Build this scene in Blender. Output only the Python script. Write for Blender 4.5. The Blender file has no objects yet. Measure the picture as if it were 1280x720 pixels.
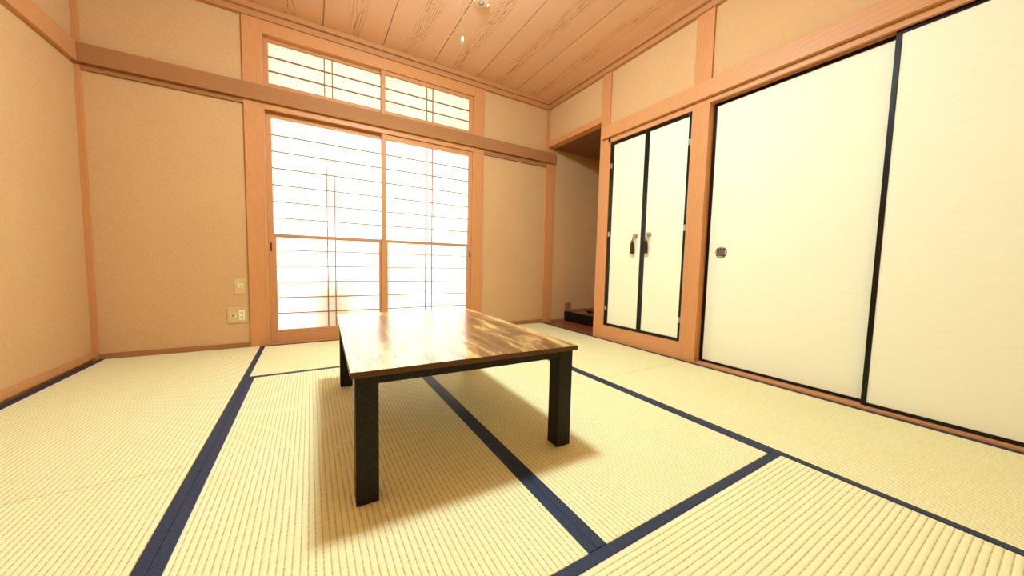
import bpy, bmesh, math, random
from mathutils import Vector, Matrix
random.seed(7)
scene = bpy.context.scene
COL = scene.collection

# ------------------------------------------------------------------ materials
class G:
    """small helper that writes node graphs"""
    def __init__(s, name):
        s.mat = bpy.data.materials.new(name); s.mat.use_nodes = True
        s.nt = s.mat.node_tree; s.nt.nodes.clear()
        s.out = s.nt.nodes.new('ShaderNodeOutputMaterial')
    def n(s, t, **kw):
        nd = s.nt.nodes.new(t)
        for k, v in kw.items(): setattr(nd, k, v)
        return nd
    def put(s, sock, v):
        if v is None: return
        if isinstance(v, bpy.types.NodeSocket): s.nt.links.new(v, sock)
        else:
            if isinstance(v, tuple) and len(v) == 3 and sock.type == 'RGBA': v = (*v, 1)
            sock.default_value = v
    def m(s, op, a, b=None, c=None, clamp=False):
        nd = s.n('ShaderNodeMath', operation=op, use_clamp=clamp)
        s.put(nd.inputs[0], a); s.put(nd.inputs[1], b)
        if c is not None: s.put(nd.inputs[2], c)
        return nd.outputs[0]
    def step(s, x, a, b):
        nd = s.n('ShaderNodeMapRange', interpolation_type='SMOOTHSTEP')
        s.put(nd.inputs['Value'], x); s.put(nd.inputs['From Min'], a); s.put(nd.inputs['From Max'], b)
        return nd.outputs[0]
    def coord(s):
        return s.n('ShaderNodeTexCoord').outputs['Object']
    def xyz(s, v):
        nd = s.n('ShaderNodeSeparateXYZ'); s.put(nd.inputs[0], v); return nd.outputs
    def vec(s, x, y, z):
        nd = s.n('ShaderNodeCombineXYZ')
        for i, v in enumerate((x, y, z)): s.put(nd.inputs[i], v)
        return nd.outputs[0]
    def scale(s, v, k):
        nd = s.n('ShaderNodeVectorMath', operation='MULTIPLY'); s.put(nd.inputs[0], v); nd.inputs[1].default_value = k
        return nd.outputs[0]
    def noise(s, v, sc=1, det=3, rough=.5, dist=0):
        nd = s.n('ShaderNodeTexNoise')
        s.put(nd.inputs['Vector'], v); s.put(nd.inputs['Scale'], sc); s.put(nd.inputs['Detail'], det)
        s.put(nd.inputs['Roughness'], rough); s.put(nd.inputs['Distortion'], dist)
        return nd.outputs[0]
    def mix(s, f, a, b, blend='MIX'):
        nd = s.n('ShaderNodeMix', data_type='RGBA', blend_type=blend)
        s.put(nd.inputs[0], f); s.put(nd.inputs[6], a); s.put(nd.inputs[7], b)
        return nd.outputs[2]
    def bsdf(s, col, rough=.5, spec=.5, metal=0, bump=None, bstr=.3, bdist=.002, coat=0, crough=.03):
        p = s.n('ShaderNodeBsdfPrincipled')
        s.put(p.inputs['Base Color'], col); s.put(p.inputs['Roughness'], rough)
        s.put(p.inputs['Specular IOR Level'], spec); s.put(p.inputs['Metallic'], metal)
        s.put(p.inputs['Coat Weight'], coat); s.put(p.inputs['Coat Roughness'], crough)
        if bump is not None:
            b = s.n('ShaderNodeBump'); s.put(b.inputs['Height'], bump)
            b.inputs['Strength'].default_value = bstr; b.inputs['Distance'].default_value = bdist
            s.nt.links.new(b.outputs[0], p.inputs['Normal'])
        s.nt.links.new(p.outputs[0], s.out.inputs[0])
        return s.mat

def plain(name, col, rough=.5, spec=.5, metal=0, coat=0, vary=.06):
    g = G(name); v = g.coord()
    k = g.noise(v, 60, 3)
    c = g.mix(k, tuple(x*(1-vary) for x in col), tuple(min(1, x*(1+vary)) for x in col))
    return g.bsdf(c, rough, spec, metal, coat=coat)

def plaster(name, col):
    g = G(name); v = g.coord()
    fine = g.noise(v, 420, 2, .7); mid = g.noise(v, 60, 4, .6); big = g.noise(v, 2.2, 3)
    c = g.mix(g.step(fine, .3, .7), tuple(x*.86 for x in col), tuple(x*1.13 for x in col))
    c = g.mix(g.m('MULTIPLY', g.step(mid, .35, .7), .35), c, tuple(x*.88 for x in col))
    c = g.mix(g.m('MULTIPLY', g.step(big, .4, .7), .25), c, tuple(x*1.1 for x in col))
    return g.bsdf(c, .95, .1, bump=fine, bstr=.25, bdist=.0015)

def wood(name, col, dark, axis='z', rough=.45, spec=.3, ring=55):
    g = G(name); v = g.coord()
    k = {'x': (.06, 1, 1), 'y': (1, .06, 1), 'z': (1, 1, .06)}[axis]
    s = g.scale(v, k)
    warp = g.noise(g.scale(v, tuple(.5*t if t == 1 else .5 for t in k)), 3, 2)
    X = g.xyz(s)
    d = g.m('ADD', g.m('ADD', g.m('MULTIPLY', X[0], 1.0), g.m('MULTIPLY', X[1], .83)), g.m('MULTIPLY', X[2], .71))
    band = g.m('FRACT', g.m('ADD', g.m('MULTIPLY', d, ring), g.m('MULTIPLY', warp, 5)))
    line = g.m('MULTIPLY', g.step(band, .45, .95), g.step(band, 1.0, .95))
    fib = g.noise(s, 180, 4, .65)
    c = g.mix(g.m('MULTIPLY', line, .24), col, dark)
    c = g.mix(g.m('MULTIPLY', g.step(fib, .45, .75), .3), c, dark)
    big = g.noise(s, 5, 2)
    c = g.mix(g.m('MULTIPLY', g.step(big, .35, .7), .25), c, tuple(min(1, t*1.2) for t in col))
    return g.bsdf(c, rough, spec, bump=fib, bstr=.06, bdist=.001)

WOODC, WOODD = (.60, .27, .098), (.37, .135, .04)
M = {}
for a in 'xyz': M['wood_'+a] = wood('hinoki_wood_'+a, WOODC, WOODD, a)
M['mould_x'] = wood('moulding_wood_x', (.50, .23, .088), (.33, .13, .04), 'x')
M['mould_y'] = wood('moulding_wood_y', (.50, .23, .088), (.33, .13, .04), 'y')
M['rail_x_shaded'] = wood('rail_wood_x_shaded', (.37, .168, .062), (.25, .098, .03), 'x', .65, .12)  # same wood as rail_y, darkened for the weaker light on the window wall
M['rail_y'] = wood('rail_wood_y', (.58, .275, .105), (.38, .15, .045), 'y')
M['sash'] = wood('sash_wood', (.55, .26, .10), (.36, .15, .05), 'z', .5)
M['sash_x'] = wood('sash_wood_x', (.55, .26, .10), (.36, .15, .05), 'x', .5)
M['bars'] = plain('lattice_wood', (.30, .17, .09), .6, .2)
M['plaster'] = plaster('sand_plaster', (.62, .385, .18))
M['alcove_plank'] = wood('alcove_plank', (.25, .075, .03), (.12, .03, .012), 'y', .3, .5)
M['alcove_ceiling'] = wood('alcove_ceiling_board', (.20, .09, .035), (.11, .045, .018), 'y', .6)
M['lacquer'] = plain('black_lacquer', (.004, .003, .002), .28, .3)
M['sill_shaded'] = plain('sill_shade_tint', (.05, .012, .006), .6, .3)  # shadow in the sill gap is painted into this dark red
M['bronze'] = plain('aged_bronze', (.42, .38, .29), .35, .5, .7)
M['bronze_dark'] = plain('bronze_cup', (.16, .13, .11), .4, .5, .6)
M['notch'] = plain('dark_notch', (.012, .01, .006), .6)
M['hinge'] = plain('nickel_hinge', (.55, .52, .46), .3, .5, .9)
M['tassel'] = plain('tassel_cord', (.085, .024, .013), .8, .2, vary=.3)
M['tassel_dark'] = plain('tassel_cord_dark', (.040, .014, .012), .8, .2, vary=.3)
M['pull'] = plain('recessed_pull', (.05, .012, .005), .6)
M['plate'] = plain('socket_plate', (.62, .45, .20), .4, .4, vary=.02)
M['insert'] = plain('socket_insert', (.86, .80, .50), .35, .4, vary=.02)
M['white_plastic'] = plain('white_plastic', (.86, .84, .74), .4, .4, vary=.02)
M['cord'] = plain('white_cord', (.94, .91, .78), .7, .2, vary=.01)
M['grey_knob'] = plain('grey_knob', (.22, .17, .13), .4, .4)
M['fitting'] = plain('pale_fitting', (.80, .56, .36), .5, .3, vary=.02)
M['box_out'] = plain('peach_box', (.85, .50, .28), .8, .1)
M['concrete'] = plain('pale_concrete', (.55, .53, .50), .9, .1)

def black_leg():
    g = G('black_leg_grain'); v = g.coord()
    s = g.noise(v, 210, 4, .7); f = g.noise(v, 500, 2)
    c = g.mix(g.step(s, .4, .7), (.008, .0065, .0035), (.026, .021, .011))
    return g.bsdf(c, .55, .22, bump=f, bstr=.15, bdist=.0006)
M['leg'] = black_leg()

def paper(name, trans, diff, mixf=.5):
    g = G(name); v = g.coord()
    f = g.noise(v, 35, 5, .7)
    t = g.n('ShaderNodeBsdfTranslucent'); d = g.n('ShaderNodeBsdfDiffuse')
    g.put(t.inputs[0], g.mix(f, tuple(x*.95 for x in trans), trans)); g.put(d.inputs[0], diff)
    mx = g.n('ShaderNodeMixShader'); mx.inputs[0].default_value = mixf
    g.nt.links.new(t.outputs[0], mx.inputs[1]); g.nt.links.new(d.outputs[0], mx.inputs[2])
    g.nt.links.new(mx.outputs[0], g.out.inputs[0])
    return g.mat
M['paper'] = paper('shoji_paper', (.92, .91, .87), (.82, .80, .72))
M['paper_ranma_shaded'] = paper('transom_paper_shade_tint', (.60, .575, .47), (.80, .76, .62))  # shade of the eaves put into the paper: dimmer, creamier transmission

def fusuma_paper():
    g = G('fusuma_paper'); v = g.coord()
    n1 = g.noise(g.scale(v, (1, 1.6, 16)), 5, 5, .65, .4)
    n2 = g.noise(g.scale(v, (1, 6, 60)), 4, 4, .7, .2)
    c = g.mix(g.m('MULTIPLY', g.step(n1, .52, .72), .34), (.86, .86, .645), (.82, .76, .52))
    c = g.mix(g.m('MULTIPLY', g.step(n2, .60, .75), .42), c, (.72, .60, .40))
    return g.bsdf(c, .75, .15, bump=n2, bstr=.05, bdist=.001)
M['fusuma'] = fusuma_paper()
M['closet_paper'] = plain('closet_door_paper', (.86, .86, .62), .75, .15, vary=.02)

def rush():
    g = G('woven_rush'); v = g.coord(); x, y, z = g.xyz(v)
    wob = g.m('MULTIPLY', g.m('SUBTRACT', g.noise(v, 9, 2), .5), .0035)
    r = g.m('FRACT', g.m('MULTIPLY', g.m('ADD', y, wob), 1/.0155))
    dist = g.m('ABSOLUTE', g.m('SUBTRACT', r, .5))                    # .5 in the valley
    height = g.m('SQRT', g.m('SUBTRACT', 1.0, g.m('MULTIPLY', g.m('MULTIPLY', dist, dist), 3.6)))
    strands = g.noise(g.scale(v, (420, 12, 1)), 1, 2, .6)
    dash = g.step(g.noise(g.scale(v, (130, 64, 1)), 1, 1), .36, .60)
    valley = g.step(dist, .33, .49)
    base = g.mix(g.step(strands, .3, .7), (.78, .745, .385), (.88, .865, .505))
    big = g.noise(v, 3, 3)
    base = g.mix(g.m('MULTIPLY', g.step(big, .4, .7), .3), base, (.80, .74, .37))
    col = g.mix(g.m('MULTIPLY', valley, g.m('ADD', .28, g.m('MULTIPLY', dash, .5))), base, (.47, .35, .13))
    h = g.m('ADD', height, g.m('MULTIPLY', strands, .12))
    return g.bsdf(col, .7, .25, bump=h, bstr=.8, bdist=.003)
M['rush'] = rush()

def cloth():
    g = G('navy_border_cloth'); v = g.coord(); x, y, z = g.xyz(v)
    a = g.m('PINGPONG', g.m('ADD', x, y), .0055); b = g.m('PINGPONG', g.m('SUBTRACT', x, y), .0055)
    lat = g.step(g.m('MINIMUM', a, b), .0016, .0004)
    f = g.noise(v, 700, 2, .8)
    c = g.mix(g.step(f, .35, .7), (.014, .024, .056), (.036, .056, .108))
    c = g.mix(g.m('MULTIPLY', lat, .75), c, (.007, .009, .02))
    return g.bsdf(c, .62, .35, bump=f, bstr=.3, bdist=.0008)
M['border'] = cloth()

def table_top():
    g = G('rustic_table_wood'); v = g.coord(); x, y, z = g.xyz(v)
    st = g.noise(g.scale(v, (8, 1.7, 1)), 1.3, 7, .66, .25)
    st2 = g.noise(g.scale(v, (38, 5.5, 1)), 1, 6, .7, .15)
    knots = g.noise(g.scale(v, (24, 14, 1)), 1, 3, .5, .4)
    c = g.mix(g.step(st, .40, .63), (.88, .58, .20), (.13, .055, .02))
    c = g.mix(g.m('MULTIPLY', g.step(st2, .47, .70), .85), c, (.09, .04, .015))
    c = g.mix(g.m('MULTIPLY', g.step(knots, .66, .74), .85), c, (.045, .022, .01))
    seam = g.step(g.m('ABSOLUTE', g.m('SUBTRACT', g.m('FRACT', g.m('ADD', g.m('MULTIPLY', x, 5.1), .25)), .5)), .008, .003)
    c = g.mix(g.m('MULTIPLY', seam, .5), c, (.08, .035, .015))
    rg = g.m('ADD', .20, g.m('MULTIPLY', g.step(st2, .4, .8), .08))
    return g.bsdf(c, rg, 1.0, coat=.6, crough=.17)
M['table_top'] = table_top()
M['table_edge'] = wood('table_edge_band', (.10, .042, .016), (.04, .017, .007), 'x', .4)

def ceiling_mat():
    g = G('ceiling_boards'); v = g.coord(); x, y, z = g.xyz(v)
    q = g.m('MULTIPLY', g.m('SUBTRACT', x, .885), 1/.455)
    idx = g.m('FLOOR', q); u = g.m('SUBTRACT', g.m('FRACT', q), .5)
    u = g.m('ADD', u, g.m('MULTIPLY', g.m('SUBTRACT', g.noise(g.vec(idx, g.m('MULTIPLY', y, .9), 0), 1.0, 2), .5), .22))
    off = g.m('MULTIPLY', idx, 3.37)
    wv = g.noise(g.vec(g.m('MULTIPLY', x, 16), g.m('ADD', g.m('MULTIPLY', y, 2.6), off), 0), 1, 4, .6)
    au = g.m('ABSOLUTE', u)
    gg = g.m('ADD', g.m('ADD', g.m('MULTIPLY', g.m('ADD', y, off), 1.5), g.m('MULTIPLY', au, 22)), g.m('MULTIPLY', wv, 3.4))
    f = g.m('FRACT', gg)
    line = g.m('MULTIPLY', g.step(f, .62, .9), g.step(f, 1.0, .93))
    mask = g.m('MULTIPLY', g.step(au, .19, .05), g.step(wv, .30, .52))
    fine = g.noise(g.vec(g.m('MULTIPLY', x, 150), g.m('ADD', g.m('MULTIPLY', y, 5), off), 0), 1, 4, .7)
    bt = g.noise(g.vec(idx, 4.4, 1.3), 3.1, 0)
    col = g.mix(bt, (.69, .395, .23), (.77, .455, .275))
    col = g.mix(g.m('MULTIPLY', g.step(fine, .45, .75), .25), col, (.46, .225, .09))
    col = g.mix(g.m('MULTIPLY', g.m('MULTIPLY', line, mask), .8), col, (.27, .105, .03))
    streak = g.noise(g.vec(g.m('MULTIPLY', x, 42), g.m('ADD', g.m('MULTIPLY', y, 2.8), off), 3.1), 1, 3)
    col = g.mix(g.m('MULTIPLY', g.m('MULTIPLY', g.step(streak, .64, .72), mask), .75), col, (.26, .10, .03))
    return g.bsdf(col, .5, .25)
M['ceiling'] = ceiling_mat()

def lamp_mat():
    g = G('lamp_diffuser'); e = g.n('ShaderNodeEmission')
    e.inputs[0].default_value = LAMP_COL; e.inputs[1].default_value = LAMP
    g.nt.links.new(e.outputs[0], g.out.inputs[0]); return g.mat
LAMP, LAMP_COL, SKY = 200.0, (1.0, 1.28, 1.42, 1), 10.0
M['lamp'] = lamp_mat()

# ------------------------------------------------------------------ geometry helpers
def box(bm, x0, x1, y0, y1, z0, z1):
    x0, x1 = sorted((x0, x1)); y0, y1 = sorted((y0, y1)); z0, z1 = sorted((z0, z1))
    vs = [bm.verts.new((x, y, z)) for x in (x0, x1) for y in (y0, y1) for z in (z0, z1)]
    for f in ((0, 1, 3, 2), (4, 6, 7, 5), (0, 4, 5, 1), (2, 3, 7, 6), (0, 2, 6, 4), (1, 5, 7, 3)):
        bm.faces.new([vs[i] for i in f])
def boxes(*bs):
    bm = bmesh.new()
    for b in bs: box(bm, *b)
    return bm
def lathe(bm, prof, seg=32, axis='z', at=(0, 0, 0), cap=True):
    """prof = [(radius, height)...] turned about an axis through at"""
    rings = []
    for r, h in prof:
        ring = []
        for i in range(seg):
            a = 2*math.pi*i/seg; c, s = r*math.cos(a), r*math.sin(a)
            p = {'z': (c, s, h), 'x': (h, c, s), 'y': (s, h, c)}[axis]
            ring.append(bm.verts.new(Vector(p)+Vector(at)))
        rings.append(ring)
    for a, b in zip(rings, rings[1:]):
        for i in range(seg):
            bm.faces.new((a[i], a[(i+1) % seg], b[(i+1) % seg], b[i]))
    if cap:
        bm.faces.new(rings[0][::-1]); bm.faces.new(rings[-1])
WL = {}                                                   # world location of every parent
def build(name, bm, mat, parent=None, bevel=0, smooth=False, local=False):
    if parent is not None and not local:
        bmesh.ops.translate(bm, verts=bm.verts, vec=-WL[parent.name])
    if bevel: bmesh.ops.bevel(bm, geom=list(bm.edges), offset=bevel, segments=2, affect='EDGES', profile=.6)
    bmesh.ops.recalc_face_normals(bm, faces=bm.faces)
    me = bpy.data.meshes.new(name); bm.to_mesh(me); bm.free()
    for m in (mat if isinstance(mat, list) else [mat]): me.materials.append(m)
    if smooth:
        for p in me.polygons: p.use_smooth = True
    o = bpy.data.objects.new(name, me); COL.objects.link(o)
    if parent is not None: o.parent = parent; WL[o.name] = WL[parent.name]
    else: WL[o.name] = Vector((0, 0, 0))
    return o
def tag(o, label, cat, group=None, kind=None):
    o['label'] = label; o['category'] = cat
    if group: o['group'] = group
    if kind: o['kind'] = kind
    return o
def empty(name, loc, label, cat, group=None, kind=None, rotz=0):
    o = bpy.data.objects.new(name, None); COL.objects.link(o)
    o.location = loc; o.rotation_euler = (0, 0, rotz); o.empty_display_size = .1
    WL[o.name] = Vector(loc)
    return tag(o, label, cat, group, kind)
NT = [0]
def trim(bm, mat, label, cat='trim', bevel=.0015, group=None):
    NT[0] += 1
    return tag(build('trim_%d' % NT[0], bm, mat, bevel=bevel), label, cat, group, 'structure')
def struct(name, bm, mat, label, cat, bevel=0):
    return tag(build(name, bm, mat, bevel=bevel), label, cat, None, 'structure')

R, YB, ZC = 3.64, -3.64, 2.572
CAM = Vector((1.2223, -3.3015, .6978))
def atY(x, z, y):                                          # a spot seen on the plane y = 0, carried back to depth y
    k = (y-CAM.y)/(-CAM.y); return CAM.x+(x-CAM.x)*k, CAM.z+(z-CAM.z)*k

# ------------------------------------------------------------------ room shell
struct('floor', boxes((-.15, 4.7, YB-.15, .15, -.16, -.055)), M['concrete'], 'bare subfloor lying under the tatami mats', 'floor')
bm = bmesh.new(); XJ = [-.03, .43, .885, 1.34, 1.797, 2.25, 2.70, 3.16, 3.67]
for a, b in zip(XJ, XJ[1:]): box(bm, a+.004, b-.004, YB-.05, .05, ZC, ZC+.012)
box(bm, -.15, 4.7, YB-.15, .15, ZC+.012, ZC+.08)
struct('ceiling', bm, M['ceiling'], 'ceiling of wide brown boards with cathedral grain', 'ceiling')

P = .02                                                    # plaster face sits behind the posts
struct('wall_back', boxes(
    (-.15, .815, P, .15, -.06, ZC), (2.806, 3.64, P, .15, -.06, ZC), (3.64, 4.7, P-.008, .15, -.06, ZC),
    (.815, 2.806, P+.06, .15, 2.44, ZC), (.815, 2.806, .012, .15, -.06, -.002)), M['plaster'],
    'tan sand plaster wall around the paper window', 'wall')
struct('wall_left', boxes((-.15, -.03, YB-.15, P, -.06, ZC)), M['plaster'], 'tan plaster wall along the left side of the room', 'wall')
struct('wall_rear', boxes((-.03, 3.66, YB-.15, YB-.01, -.06, ZC)), M['plaster'], 'tan plaster wall behind the viewpoint', 'wall')
struct('wall_right', boxes(
    (3.657, 3.76, -.85, -.006, 2.10, ZC), (3.657, 3.76, -1.765, -.94, 1.86, ZC), (3.657, 3.76, YB-.15, -1.885, 1.88, ZC),
    (3.79, 3.86, YB-.15, -.99, -.06, ZC)), M['plaster'], 'pale plaster wall above the closet and sliding doors', 'wall')
struct('wall_alcove', boxes((4.6, 4.7, -1.0, .012, -.06, ZC), (3.76, 4.6, -1.0, -.95, -.06, ZC)), M['plaster'],
       'shaded plaster inside the alcove beyond the pillar', 'wall')

# posts of the window wall
trim(boxes((.81, .912, 0, .13, -.04, 2.50), (.912, .936, .003, .13, -.04, 2.50)), M['wood_z'], 'wooden post on the left side of the paper window', 'post')
trim(boxes((2.708, 2.81, 0, .13, -.04, 2.50), (2.686, 2.708, .003, .13, -.04, 2.50)), M['wood_z'], 'wooden post on the right side of the paper window', 'post')
trim(boxes((3.628, 3.75, 0, .10, -.04, 2.50)), M['wood_z'], 'wooden corner post between the window wall and the alcove', 'post')
trim(boxes((-.10, 0.0, .004, .10, -.04, 2.50)), M['wood_z'], 'wooden corner post at the far left of the room', 'post')
# window wall beams
trim(boxes((-.03, 3.735, -.03, 0, 1.891, 2.007)), M['rail_x_shaded'], 'long wooden wall beam above the large shoji', 'beam')
trim(boxes((0, .81, .002, .05, 1.858, 1.891)), M['rail_x_shaded'], 'thin wooden strip under the wall beam, left of the window', 'strip')
trim(boxes((2.81, 3.628, .002, .05, 1.843, 1.891)), M['rail_x_shaded'], 'thin wooden strip under the wall beam, right of the window', 'strip')
trim(boxes((.936, 2.686, .001, .018, 1.848, 1.891), (.936, 2.686, .05, .054, 1.848, 1.891), (.936, 2.686, .086, .13, 1.848, 1.891),
           (.938, 2.684, .004, .128, 1.88, 2.01)), M['wood_x'], 'grooved wooden head rail over the large shoji', 'rail', 0)
trim(boxes((.936, 2.686, .001, .13, 2.40, 2.50)), M['wood_x'], 'pale wooden lintel above the narrow upper window', 'lintel')
trim(boxes((.936, 2.686, .002, .13, -.04, .006)), M['wood_x'], 'wooden threshold under the large shoji', 'threshold')
tag(build('baseboard_back', boxes((0, .81, .003, .03, -.04, .034)), M['rail_x_shaded'], bevel=.0015), 'low wooden baseboard left of the window', 'baseboard', None, 'structure')
tag(build('baseboard_back.001', boxes((2.81, 3.628, .003, .03, -.04, .039)), M['rail_x_shaded'], bevel=.0015), 'low wooden baseboard right of the window', 'baseboard', None, 'structure')
tag(build('baseboard_left', boxes((-.03, -.012, YB, .003, .012, .05)), M['rail_y'], bevel=.0015), 'low wooden baseboard along the left wall', 'baseboard', None, 'structure')
trim(boxes((-.03, -.002, YB, .003, -.05, -.012)), M['sill_shaded'], 'dark-red sill strip with gap shadow in its colour, between the left wall and the mats', 'sill')
trim(boxes((-.03, 0.0, YB, -.031, 1.891, 2.007)), M['rail_y'], 'wooden wall beam along the left wall', 'beam')
# ceiling moulding
def mould_x(y): return boxes((0, R, y-.018, y+.03, 2.494, 2.535), (0, R, y-.045, y+.03, 2.535, ZC))
trim(mould_x(0), M['mould_x'], 'stepped ceiling moulding above the window wall', 'moulding')
trim(boxes((R-.018, R+.03, YB, -.018, 2.494, 2.535), (R-.045, R+.03, YB, -.045, 2.535, ZC)), M['mould_y'], 'stepped ceiling moulding above the sliding doors', 'moulding')
trim(boxes((-.03, .018, YB, -.018, 2.494, 2.535), (-.03, .045, YB, -.045, 2.535, ZC)), M['mould_y'], 'stepped ceiling moulding above the left wall', 'moulding')

# right wall: pillars, beams, sills
trim(boxes((3.64, 3.77, -.95, -.845, -.04, 2.50)), M['wood_z'], 'wooden pillar between the alcove and the closet doors', 'pillar')
trim(boxes((3.641, 3.72, -.974, -.95, .13, 1.891)), M['wood_z'], 'slim wooden jamb left of the closet doors', 'jamb')
trim(boxes((3.64, 3.77, -1.887, -1.762, -.04, 2.50)), M['wood_z'], 'wooden pillar between the closet and the large sliding doors', 'pillar')
trim(boxes((3.64, 3.77, -3.66, -3.615, -.04, 2.50)), M['wood_z'], 'wooden pillar at the near end of the sliding doors', 'pillar')
trim(boxes((3.61, 3.64, -3.64, -.888, 1.891, 2.002)), M['rail_y'], 'long wooden wall beam over the closet and sliding doors', 'beam')
trim(boxes((3.641, 3.77, -1.762, -.95, 1.846, 1.891)), M['rail_y'], 'wooden head rail over the closet doors', 'rail')
trim(boxes((3.641, 3.662, -3.615, -1.887, 1.857, 1.891), (3.694, 3.70, -3.615, -1.887, 1.857, 1.891), (3.732, 3.77, -3.615, -1.887, 1.857, 1.891),
           (3.646, 3.765, -3.612, -1.889, 1.872, 1.8905)), M['rail_y'], 'grooved wooden head rail over the sliding doors', 'rail', 0)
trim(boxes((3.641, 3.77, -1.762, -.95, -.04, .132)), M['rail_y'], 'wooden kick board under the closet doors', 'board')
trim(boxes((3.643, 3.77, -3.615, -1.887, -.05, .012)), M['rail_y'], 'wooden sill under the large sliding doors', 'sill')
# alcove
trim(boxes((3.64, 3.73, -.845, -.002, 2.068, 2.128)), M['wood_y'], 'wooden lintel across the top of the alcove opening', 'lintel')
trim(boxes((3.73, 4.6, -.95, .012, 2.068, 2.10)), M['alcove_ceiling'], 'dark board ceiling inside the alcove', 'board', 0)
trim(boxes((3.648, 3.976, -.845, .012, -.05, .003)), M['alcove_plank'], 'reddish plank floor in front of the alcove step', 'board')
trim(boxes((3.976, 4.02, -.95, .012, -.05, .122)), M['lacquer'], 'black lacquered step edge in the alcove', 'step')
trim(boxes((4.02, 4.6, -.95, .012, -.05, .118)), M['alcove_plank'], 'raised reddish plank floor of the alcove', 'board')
trim(boxes((3.976, 4.058, -.018, .012, .122, .226)), M['rail_x_shaded'], 'short wooden block at the wall above the black alcove step', 'block')
trim(boxes((4.058, 4.6, .0, .012, .118, .138)), M['rail_x_shaded'], 'thin wooden strip along the alcove wall above the step', 'strip', .001)
trim(boxes((3.75, 3.976, .0, .012, .003, .026)), M['rail_x_shaded'], 'thin wooden strip along the alcove wall in front of the step', 'strip', .001)

# ------------------------------------------------------------------ shoji
def sash(name, label, group, yf, ox0, ox1, oz0, oz1, ix0, ix1, iz0, iz1, hb, vb, pap, mid=None, low=None, pull=None):
    """paper sash: outer edges o*, paper opening i*, bars hb / vb; sizes as seen on the plane y = 0"""
    T = lambda x, z: atY(x, z, yf)
    def X(x): return T(x, 1)[0]
    def Z(z): return T(1, z)[1]
    e = empty(name, (X((ox0+ox1)/2), yf+.015, max(Z(oz0), .006)), label, 'sliding shoji', group, 'structure')
    zb = max(Z(oz0), .007)
    a, b, c, d = X(ox0), X(ox1), X(ix0), X(ix1)
    build('stile', boxes((a, c, yf, yf+.030, zb, Z(oz1))), M['sash'], e, .0015)
    build('stile', boxes((d, b, yf, yf+.030, zb, Z(oz1))), M['sash'], e, .0015)
    build('top_rail', boxes((c, d, yf+.001, yf+.029, Z(iz1), Z(oz1))), M['sash_x'], e, .0012)
    build('bottom_rail', boxes((c, d, yf+.001, yf+.029, zb, Z(iz0))), M['sash_x'], e, .0012)
    h = .0042
    def lattice(nm, x0, x1, z0, z1, par):
        bars = [(x0, x1, yf+.008, yf+.0215, Z(q)-h, Z(q)+h) for q in hb if z0 < Z(q) < z1]
        bars += [(X(q)-h, X(q)+h, yf+.0075, yf+.021, z0, z1) for q in vb]
        build(nm, boxes(*bars), M['bars'], par)
    if mid:
        m0, m1, l0, l1 = mid
        build('middle_rail', boxes((c, d, yf+.001, yf+.029, Z(m0), Z(m1))), M['sash_x'], e, .0012)
        lattice('lattice', c, d, Z(m1), Z(iz1), e)
        s = build('lower_sash', boxes((c, X(l0), yf+.003, yf+.026, Z(iz0), Z(m0)), (X(l1), d, yf+.003, yf+.026, Z(iz0), Z(m0)),
                  (X(l0), X(l1), yf+.003, yf+.026, Z(m0)-.006, Z(m0))), M['sash'], e, .001)
        lattice('sash_lattice', X(l0), X(l1), Z(iz0), Z(m0)-.006, s)
        build('paper', boxes((X(l0)-.004, X(l1)+.004, yf+.0216, yf+.0222, Z(iz0)-.004, Z(m0)-.002)), pap, s)
        build('paper', boxes((c-.004, d+.004, yf+.0216, yf+.0222, Z(m1)-.004, Z(iz1)+.004)), pap, e)
    else:
        lattice('lattice', c, d, Z(iz0), Z(iz1), e)
        build('paper', boxes((c-.004, d+.004, yf+.0216, yf+.0222, Z(iz0)-.004, Z(iz1)+.004)), pap, e)
    if pull:
        px, pz = T(*pull)
        bm = boxes((px-.006, px+.006, yf-.0012, yf+.002, pz-.035, pz+.035))
        build('finger_pull', bm, M['pull'], e, .0008)
    return e
HB = [1.665, 1.54, 1.411, 1.281, 1.151, 1.023, .768, .640, .511, .382, .2535]
GS, GR = 'large paper shoji of the window wall', 'narrow upper paper sashes'
sash('door_1', 'large left shoji with white paper, touching the left window post', GS, .056, .941, 1.828, .006, 1.855, .976, 1.789, .12, 1.792,
     HB, (1.352, 1.411), M['paper'], (.875, .896, .990, 1.768), (0, 0), (.957, .79))
sash('door_2', 'large right shoji with white paper, overlapping the other in front', GS, .019, 1.790, 2.686, .006, 1.858, 1.8265, 2.641, .12, 1.796,
     HB, (2.199, 2.261), M['paper'], (.875, .895, 1.842, 2.632), (0, 0), (2.663, .787))
RB = [2.247, 2.1415]
sash('window_1', 'narrow left upper sash with paper toned cream for eave shade above the beam', GR, .056, .938, 1.826, 2.005, 2.402, .967, 1.787, 2.046, 2.351,
     RB, (1.347, 1.405), M['paper_ranma_shaded'])
sash('window_2', 'narrow right upper sash with paper toned cream for eave shade above the beam', GR, .019, 1.788, 2.686, 2.005, 2.402, 1.822, 2.642, 2.046, 2.360,
     RB, (2.204, 2.263), M['paper_ranma_shaded'])

# what stands outside, dimly seen through the paper
struct('floor_veranda', boxes((.2, 3.4, .15, 1.1, -.22, -.12)), M['concrete'], 'pale veranda floor outside the shoji', 'floor')
bx = empty('storage_box', (1.40, .225, -.12), 'peach coloured box outside, seen dimly through the lower left shoji paper', 'box')
build('body', boxes((1.235, 1.565, .158, .29, -.12, .47)), M['box_out'], bx, .004)
build('lid', boxes((1.225, 1.575, .153, .295, .47, .505)), M['box_out'], bx, .006)

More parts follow.
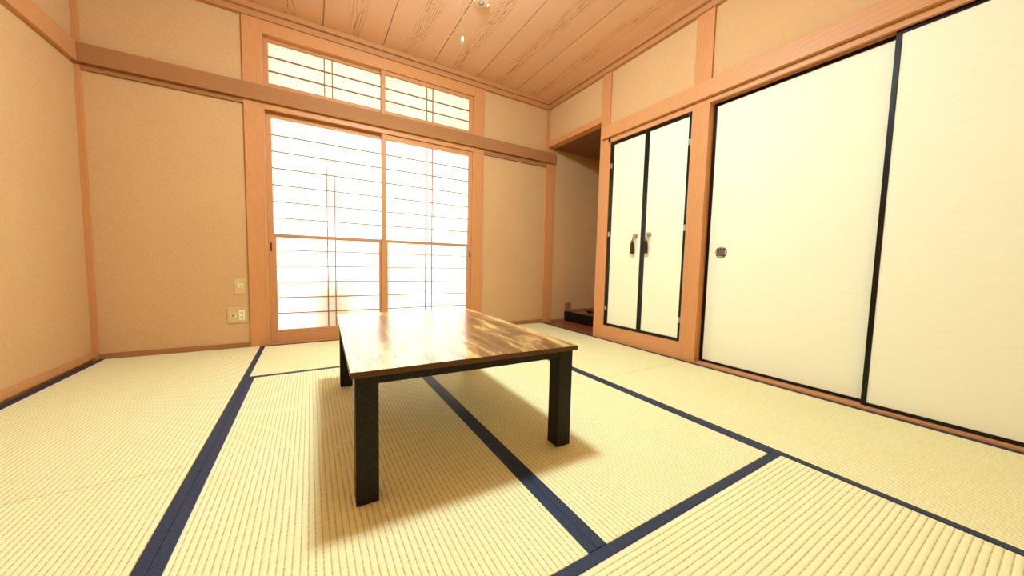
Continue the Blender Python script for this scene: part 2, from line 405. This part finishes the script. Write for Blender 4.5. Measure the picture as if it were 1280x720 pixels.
# ------------------------------------------------------------------ closet doors
def closet_door(name, label, y0, y1, stiles, knob_y, tassel_mat, dz, hy):
    x = 3.648; s0, s1 = stiles                             # y0 > y1 : from the alcove side towards the camera
    e = empty(name, (x+.012, (y0+y1)/2, .134), label, 'closet door', 'pair of small closet doors', 'structure')
    build('frame', boxes((x, x+.024, y0, y0-s0, .134, 1.845), (x, x+.024, y1+s1, y1, .134, 1.845),
          (x, x+.024, y0-s0, y1+s1, 1.816, 1.845), (x, x+.024, y0-s0, y1+s1, .134, .157)), M['lacquer'], e, .0015)
    build('panel', boxes((x+.006, x+.02, y0-s0, y1+s1, .157, 1.816)), M['closet_paper'], e)
    for z in (1.63, 1.0, .30):
        h = build('hinge', boxes((x-.002, x+.004, hy-.010, hy+.010, z-.022, z+.022)), M['hinge'], e, .001)
        bm = bmesh.new(); lathe(bm, [(.0035, -.024), (.0035, .024)], 12, 'z', (x-.003, hy, z)); build('hinge_pin', bm, M['hinge'], h, 0, True)
    zk = .968+dz
    bm = bmesh.new(); lathe(bm, [(.015, 0), (.016, -.003), (.010, -.006), (.006, -.012), (.012, -.018), (.0165, -.023), (.015, -.029), (.006, -.032)], 24, 'x', (x+.006, knob_y, zk))
    k = build('knob', bm, M['bronze'], e, 0, True)
    # cord loop and hanging tassel
    ty, tx = knob_y+.018, x-.020
    def tube(bm, pts, r, seg=8):
        prev = None
        for i, p in enumerate(pts):
            d = (pts[min(i+1, len(pts)-1)]-pts[max(i-1, 0)]).normalized()
            u = d.cross(Vector((1, 0, .01))).normalized(); w = d.cross(u)
            ring = [bm.verts.new(p+r*(math.cos(t)*u+math.sin(t)*w)) for t in [2*math.pi*j/seg for j in range(seg)]]
            if prev:
                for j in range(seg): bm.faces.new((prev[j], prev[(j+1) % seg], ring[(j+1) % seg], ring[j]))
            prev = ring
    bm = bmesh.new()
    for sgn in (-1, 1):
        tube(bm, [Vector((x-.010, knob_y+sgn*.006, zk+.004)), Vector((tx, knob_y+.006+sgn*.009, zk-.018)), Vector((tx, ty+sgn*.003, zk-.040))], .0028)
    lathe(bm, [(.004, -.060), (.010, -.055), (.011, -.046), (.007, -.040), (.003, -.037)], 16, 'z', (tx, ty, zk))
    build('tassel_cord', bm, M['bronze_dark'], k, 0, True)
    bm = bmesh.new(); N = 28
    prof = [(.007, -.055), (.0135, -.066), (.0155, -.085), (.0165, -.115), (.0175, -.150)]
    rings = []
    for r, h in prof:
        rings.append([bm.verts.new((tx+(r*(1+.10*(i % 2)))*math.cos(2*math.pi*i/N)*.8, ty+(r*(1+.10*(i % 2)))*math.sin(2*math.pi*i/N), zk+h-(.004*(i % 3) if h < -.14 else 0))) for i in range(N)])
    for a, b in zip(rings, rings[1:]):
        for i in range(N): bm.faces.new((a[i], a[(i+1) % N], b[(i+1) % N], b[i]))
    bm.faces.new(rings[0]); bm.faces.new(rings[-1][::-1])
    build('tassel', bm, tassel_mat, k)
closet_door('door_3', 'cream closet door next to the alcove pillar, its tassel reddish brown', -.975, -1.3745, (.040, .021), -1.305, M['tassel'], 0, -.992)
closet_door('door_4', 'cream closet door next to the wide pillar, its tassel dark brown', -1.3755, -1.760, (.022, .022), -1.441, M['tassel_dark'], .004, -1.750)

# ------------------------------------------------------------------ large sliding doors
def fusuma(name, label, x, y0, y1, pull_y):
    e = empty(name, (x+.012, (y0+y1)/2, .012), label, 'sliding door', 'large sliding closet doors', 'structure')
    f, z0, z1 = .021, .0135, 1.862
    build('frame', boxes((x, x+.024, y0, y0-f, z0, z1), (x, x+.024, y1+f, y1, z0, z1),
          (x, x+.024, y0-f, y1+f, z1-.024, z1), (x, x+.024, y0-f, y1+f, z0, z0+.017)), M['lacquer'], e, .0018)
    build('panel', boxes((x+.004, x+.02, y0-f, y1+f, z0+.017, z1-.024)), M['fusuma'], e)
    bm = bmesh.new()
    lathe(bm, [(.0385, .004), (.0385, -.0005), (.036, -.0035), (.029, -.004), (.0265, -.0015), (.026, .003)], 40, 'x', (x, pull_y, .814), False)
    p = build('finger_pull', bm, M['bronze'], e, 0, True)
    bm = bmesh.new(); lathe(bm, [(.0265, .0035), (.020, .0032), (.004, .0030)], 32, 'x', (x, pull_y, .814)); build('pull_cup', bm, M['bronze_dark'], p, 0, True)
    for q in range(4):
        bm = bmesh.new()
        for i in range(6):
            a0 = math.pi/4+q*math.pi/2-.24+i*.08; a1 = a0+.08
            vs = []
            for xx in (x-.0042, x-.002):
                for r_, a in ((.0285, a0), (.0378, a0), (.0378, a1), (.0285, a1)):
                    vs.append(bm.verts.new((xx, pull_y+r_*math.sin(a), .814+r_*math.cos(a))))
            for fc in ((0, 1, 2, 3), (4, 7, 6, 5), (0, 4, 5, 1), (1, 5, 6, 2), (2, 6, 7, 3), (3, 7, 4, 0)): bm.faces.new([vs[k] for k in fc])
        build('notch', bm, M['notch'], p)
fusuma('door_5', 'large cream sliding door beside the wide pillar, with a round bronze pull', 3.704, -1.889, -2.790, -1.995)
fusuma('door_6', 'large cream sliding door nearest the viewer, running out of the picture', 3.668, -2.761, -3.613, -3.50)

# ------------------------------------------------------------------ tatami
GM = 'tatami mats covering the floor'
def mat_(x0, x1, y0, y1, along, label):
    rz = 0 if along == 'x' else math.pi/2
    L, W = (x1-x0, y0-y1) if along == 'x' else (y0-y1, x1-x0)
    e = empty('tatami_mat', ((x0+x1)/2, (y0+y1)/2, -.055), label, 'tatami mat', GM, None, rz)
    g = .0009
    build('woven_surface', boxes((-L/2+g, L/2-g, -W/2+.0295, W/2-.0295, .002, .055)), M['rush'], e, .003, local=True)
    for s in (-1, 1):
        build('cloth_border', boxes((-L/2+g, L/2-g, s*(W/2-.030), s*(W/2-g*.5), 0, .0565)), M['border'], e, .0018, local=True)
x1, x2, x3, a1, a2, a3 = .901, 1.823, 2.742, -.870, -1.818, -2.740
mat_(0, x1, 0, a2, 'y', 'tatami mat at far left, under the wall sockets')
mat_(0, x1, a2, YB, 'y', 'tatami mat at near left, bottom left corner of the picture')
mat_(x1, x3, 0, a1, 'x', 'tatami mat lying along the foot of the shoji window')
mat_(x1, x2, a1, a3, 'y', 'tatami mat under the left half of the low table')
mat_(x2, x3, a1, a3, 'y', 'tatami mat under the right half of the low table')
mat_(x1, x3, a3, YB, 'x', 'tatami mat nearest the viewer with coarse ribs, bottom right')
mat_(x3, R, 0, a2, 'y', 'tatami mat in front of the alcove and closet doors')
mat_(x3, R, a2, YB, 'y', 'tatami mat in front of the large sliding doors')

# ------------------------------------------------------------------ low table
t = empty('low_table', (1.719, -1.764, 0), 'low table with a glossy rustic brown top and square black legs', 'table', rotz=math.radians(-1.7))
TW, TD, ZT = .786/2, 1.128/2, .395
bm = boxes((-TW, TW, -TD, TD, ZT-.018, ZT)); o = build('table_top', bm, [M['table_top'], M['table_edge']], t, .0016, local=True)
for p in o.data.polygons: p.material_index = 0 if p.normal.z > .7 else 1
lw, ld, ix, iy = .061, .063, .013, .014
lb = None
for sx in (-1, 1):
    for sy in (-1, 1):
        cx, cy = sx*(TW-ix-lw/2), sy*(TD-iy-ld/2)
        if lb is None:
            lb = build('leg', boxes((-lw/2, lw/2, -ld/2, ld/2, 0.0015, ZT-.018)), M['leg'], t, .0018, local=True); l = lb
        else:
            l = lb.copy(); COL.objects.link(l)
        l.location = (cx, cy, 0)
az0, az1 = ZT-.046, ZT-.018
xi, yi = TW-ix, TD-iy
for s in (-1, 1):
    build('apron', boxes((-xi+lw, xi-lw, s*(yi-.006), s*(yi-.026), az0, az1)), M['leg'], t, .0012, local=True)
    build('apron', boxes((s*(xi-.006), s*(xi-.026), -yi+ld, yi-ld, az0, az1)), M['leg'], t, .0012, local=True)

# ------------------------------------------------------------------ wall sockets
def socket(label, x0, x1, z0, z1, inserts):
    y = P
    e = empty('wall_socket', ((x0+x1)/2, y, z0), label, 'wall socket', 'wall sockets left of the window')
    build('cover_plate', boxes((x0, x1, y-.008, y, z0, z1)), M['plate'], e, .0022)
    for (a, b, c, d, kind) in inserts:
        s = build('insert', boxes((a, b, y-.0105, y-.006, c, d)), M['insert'], e, .001)
        cx, cz = (a+b)/2, (c+d)/2
        if kind == 'jack': build('hole', boxes((cx-.0065, cx+.0065, y-.0112, y-.009, cz-.0045, cz+.0045)), M['notch'], s)
        if kind == 'coax':
            bm = bmesh.new(); lathe(bm, [(.009, 0), (.009, -.008), (.0065, -.008), (.0065, -.001)], 24, 'y', (cx, y-.0085, cz), False)
            build('coaxial_ring', bm, M['bronze_dark'], s, 0, True)
        if kind == 'outlet':
            for dz in (-.016, .018):
                for dx in (-.006, .006): build('slot', boxes((cx+dx-.0014, cx+dx+.0014, y-.0112, y-.009, cz+dz-.006, cz+dz+.006)), M['notch'], s)
socket('single tan wall socket with a small jack, the upper of the two', .718, .790, .421, .541, [(.741, .771, .469, .495, 'jack')])
socket('double tan wall socket with two cream inserts, the lower of the two', .670, .792, .193, .316, [(.690, .723, .238, .269, 'coax'), (.741, .775, .218, .293, 'outlet')])

# ------------------------------------------------------------------ ceiling lamp with its cord
cl = empty('ceiling_light', (1.82, -1.82, ZC), 'ceiling light at the room centre with a thin white pull cord hanging down', 'lamp')
def part_z(name, prof, mat, par, seg=40, at=(1.82, -1.82, 0), cap=True):
    bm = bmesh.new(); lathe(bm, prof, seg, 'z', at, cap); return build(name, bm, mat, par, 0, True)
part_z('base', [(.06, ZC), (.06, ZC-.02), (.015, ZC-.022), (.015, ZC-.07), (.15, ZC-.072), (.15, ZC-.09), (.14, ZC-.09)], M['white_plastic'], cl)
part_z('diffuser', [(.14, ZC-.09), (.14, ZC-.175), (.13, ZC-.195), (.09, ZC-.205), (.03, ZC-.207)], M['lamp'], cl)
cd = part_z('pull_cord', [(.0032, ZC-.205), (.0032, 1.70)], M['cord'], cl, 10)
part_z('cord_bead', [(.002, 1.703), (.0055, 1.694), (.0075, 1.68), (.006, 1.667), (.0022, 1.659), (.0014, 1.643)], M['cord'], cd, 16)
cf = empty('ceiling_fitting', (2.305, -.965, ZC), 'small pale round ceiling fitting with a grey centre, at the top edge', 'ceiling fitting')
A = (2.305, -.965, 0)
part_z('base', [(.055, ZC), (.055, ZC-.006), (.048, ZC-.010), (.02, ZC-.010)], M['fitting'], cf, 32, A)
part_z('knob', [(.019, ZC-.010), (.020, ZC-.018), (.014, ZC-.026), (.004, ZC-.028)], M['grey_knob'], cf, 24, A)
for s in (-1, 1):
    build('clip', boxes((2.305+s*.052-.006, 2.305+s*.052+.006, -.965-.012, -.965+.012, ZC-.016, ZC-.002)), M['insert'], cf, .002)

# low stand on the raised alcove floor
ds = empty('display_stand', (4.28, -.45, .118), 'low black display stand on the raised alcove floor', 'stand')
build('top_board', boxes((4.13, 4.45, -.70, -.20, .136, .150)), M['lacquer'], ds, .003)
for px_ in (4.15, 4.40):
    for py_ in (-.68, -.25):
        build('foot', boxes((px_, px_+.03, py_, py_+.03, .118, .136)), M['lacquer'], ds, .002)

# ------------------------------------------------------------------ daylight
w = bpy.data.worlds.new('overcast_sky'); scene.world = w; w.use_nodes = True
bg = w.node_tree.nodes['Background']; bg.inputs[0].default_value = (1.0, .985, .95, 1); bg.inputs[1].default_value = SKY

# ------------------------------------------------------------------ camera
f, yaw, pit, rol = 423.06, .5377, -.0705, .0232
fwd = Vector((math.sin(yaw)*math.cos(pit), math.cos(yaw)*math.cos(pit), math.sin(pit)))
r = fwd.cross(Vector((0, 0, 1))).normalized(); up = r.cross(fwd)
r2 = math.cos(rol)*r+math.sin(rol)*up; u2 = -math.sin(rol)*r+math.cos(rol)*up
cam = bpy.data.cameras.new('camera'); cam.sensor_width = 36; cam.lens = f/1280*36; cam.clip_start = .02
co = bpy.data.objects.new('camera', cam); COL.objects.link(co)
mw = Matrix((( r2.x, u2.x, -fwd.x, CAM.x), (r2.y, u2.y, -fwd.y, CAM.y), (r2.z, u2.z, -fwd.z, CAM.z), (0, 0, 0, 1)))
co.matrix_world = mw
scene.camera = co
vs = scene.view_settings
vs.view_transform = 'Standard'; vs.look = 'None'; vs.gamma = 1; vs.exposure = 0; vs.use_curve_mapping = False
scene.cycles.max_bounces = 10; scene.cycles.diffuse_bounces = 6; scene.cycles.transmission_bounces = 6
scene.cycles.sample_clamp_indirect = 8; scene.cycles.caustics_reflective = False; scene.cycles.caustics_refractive = False
scene.cycles.use_denoising = True
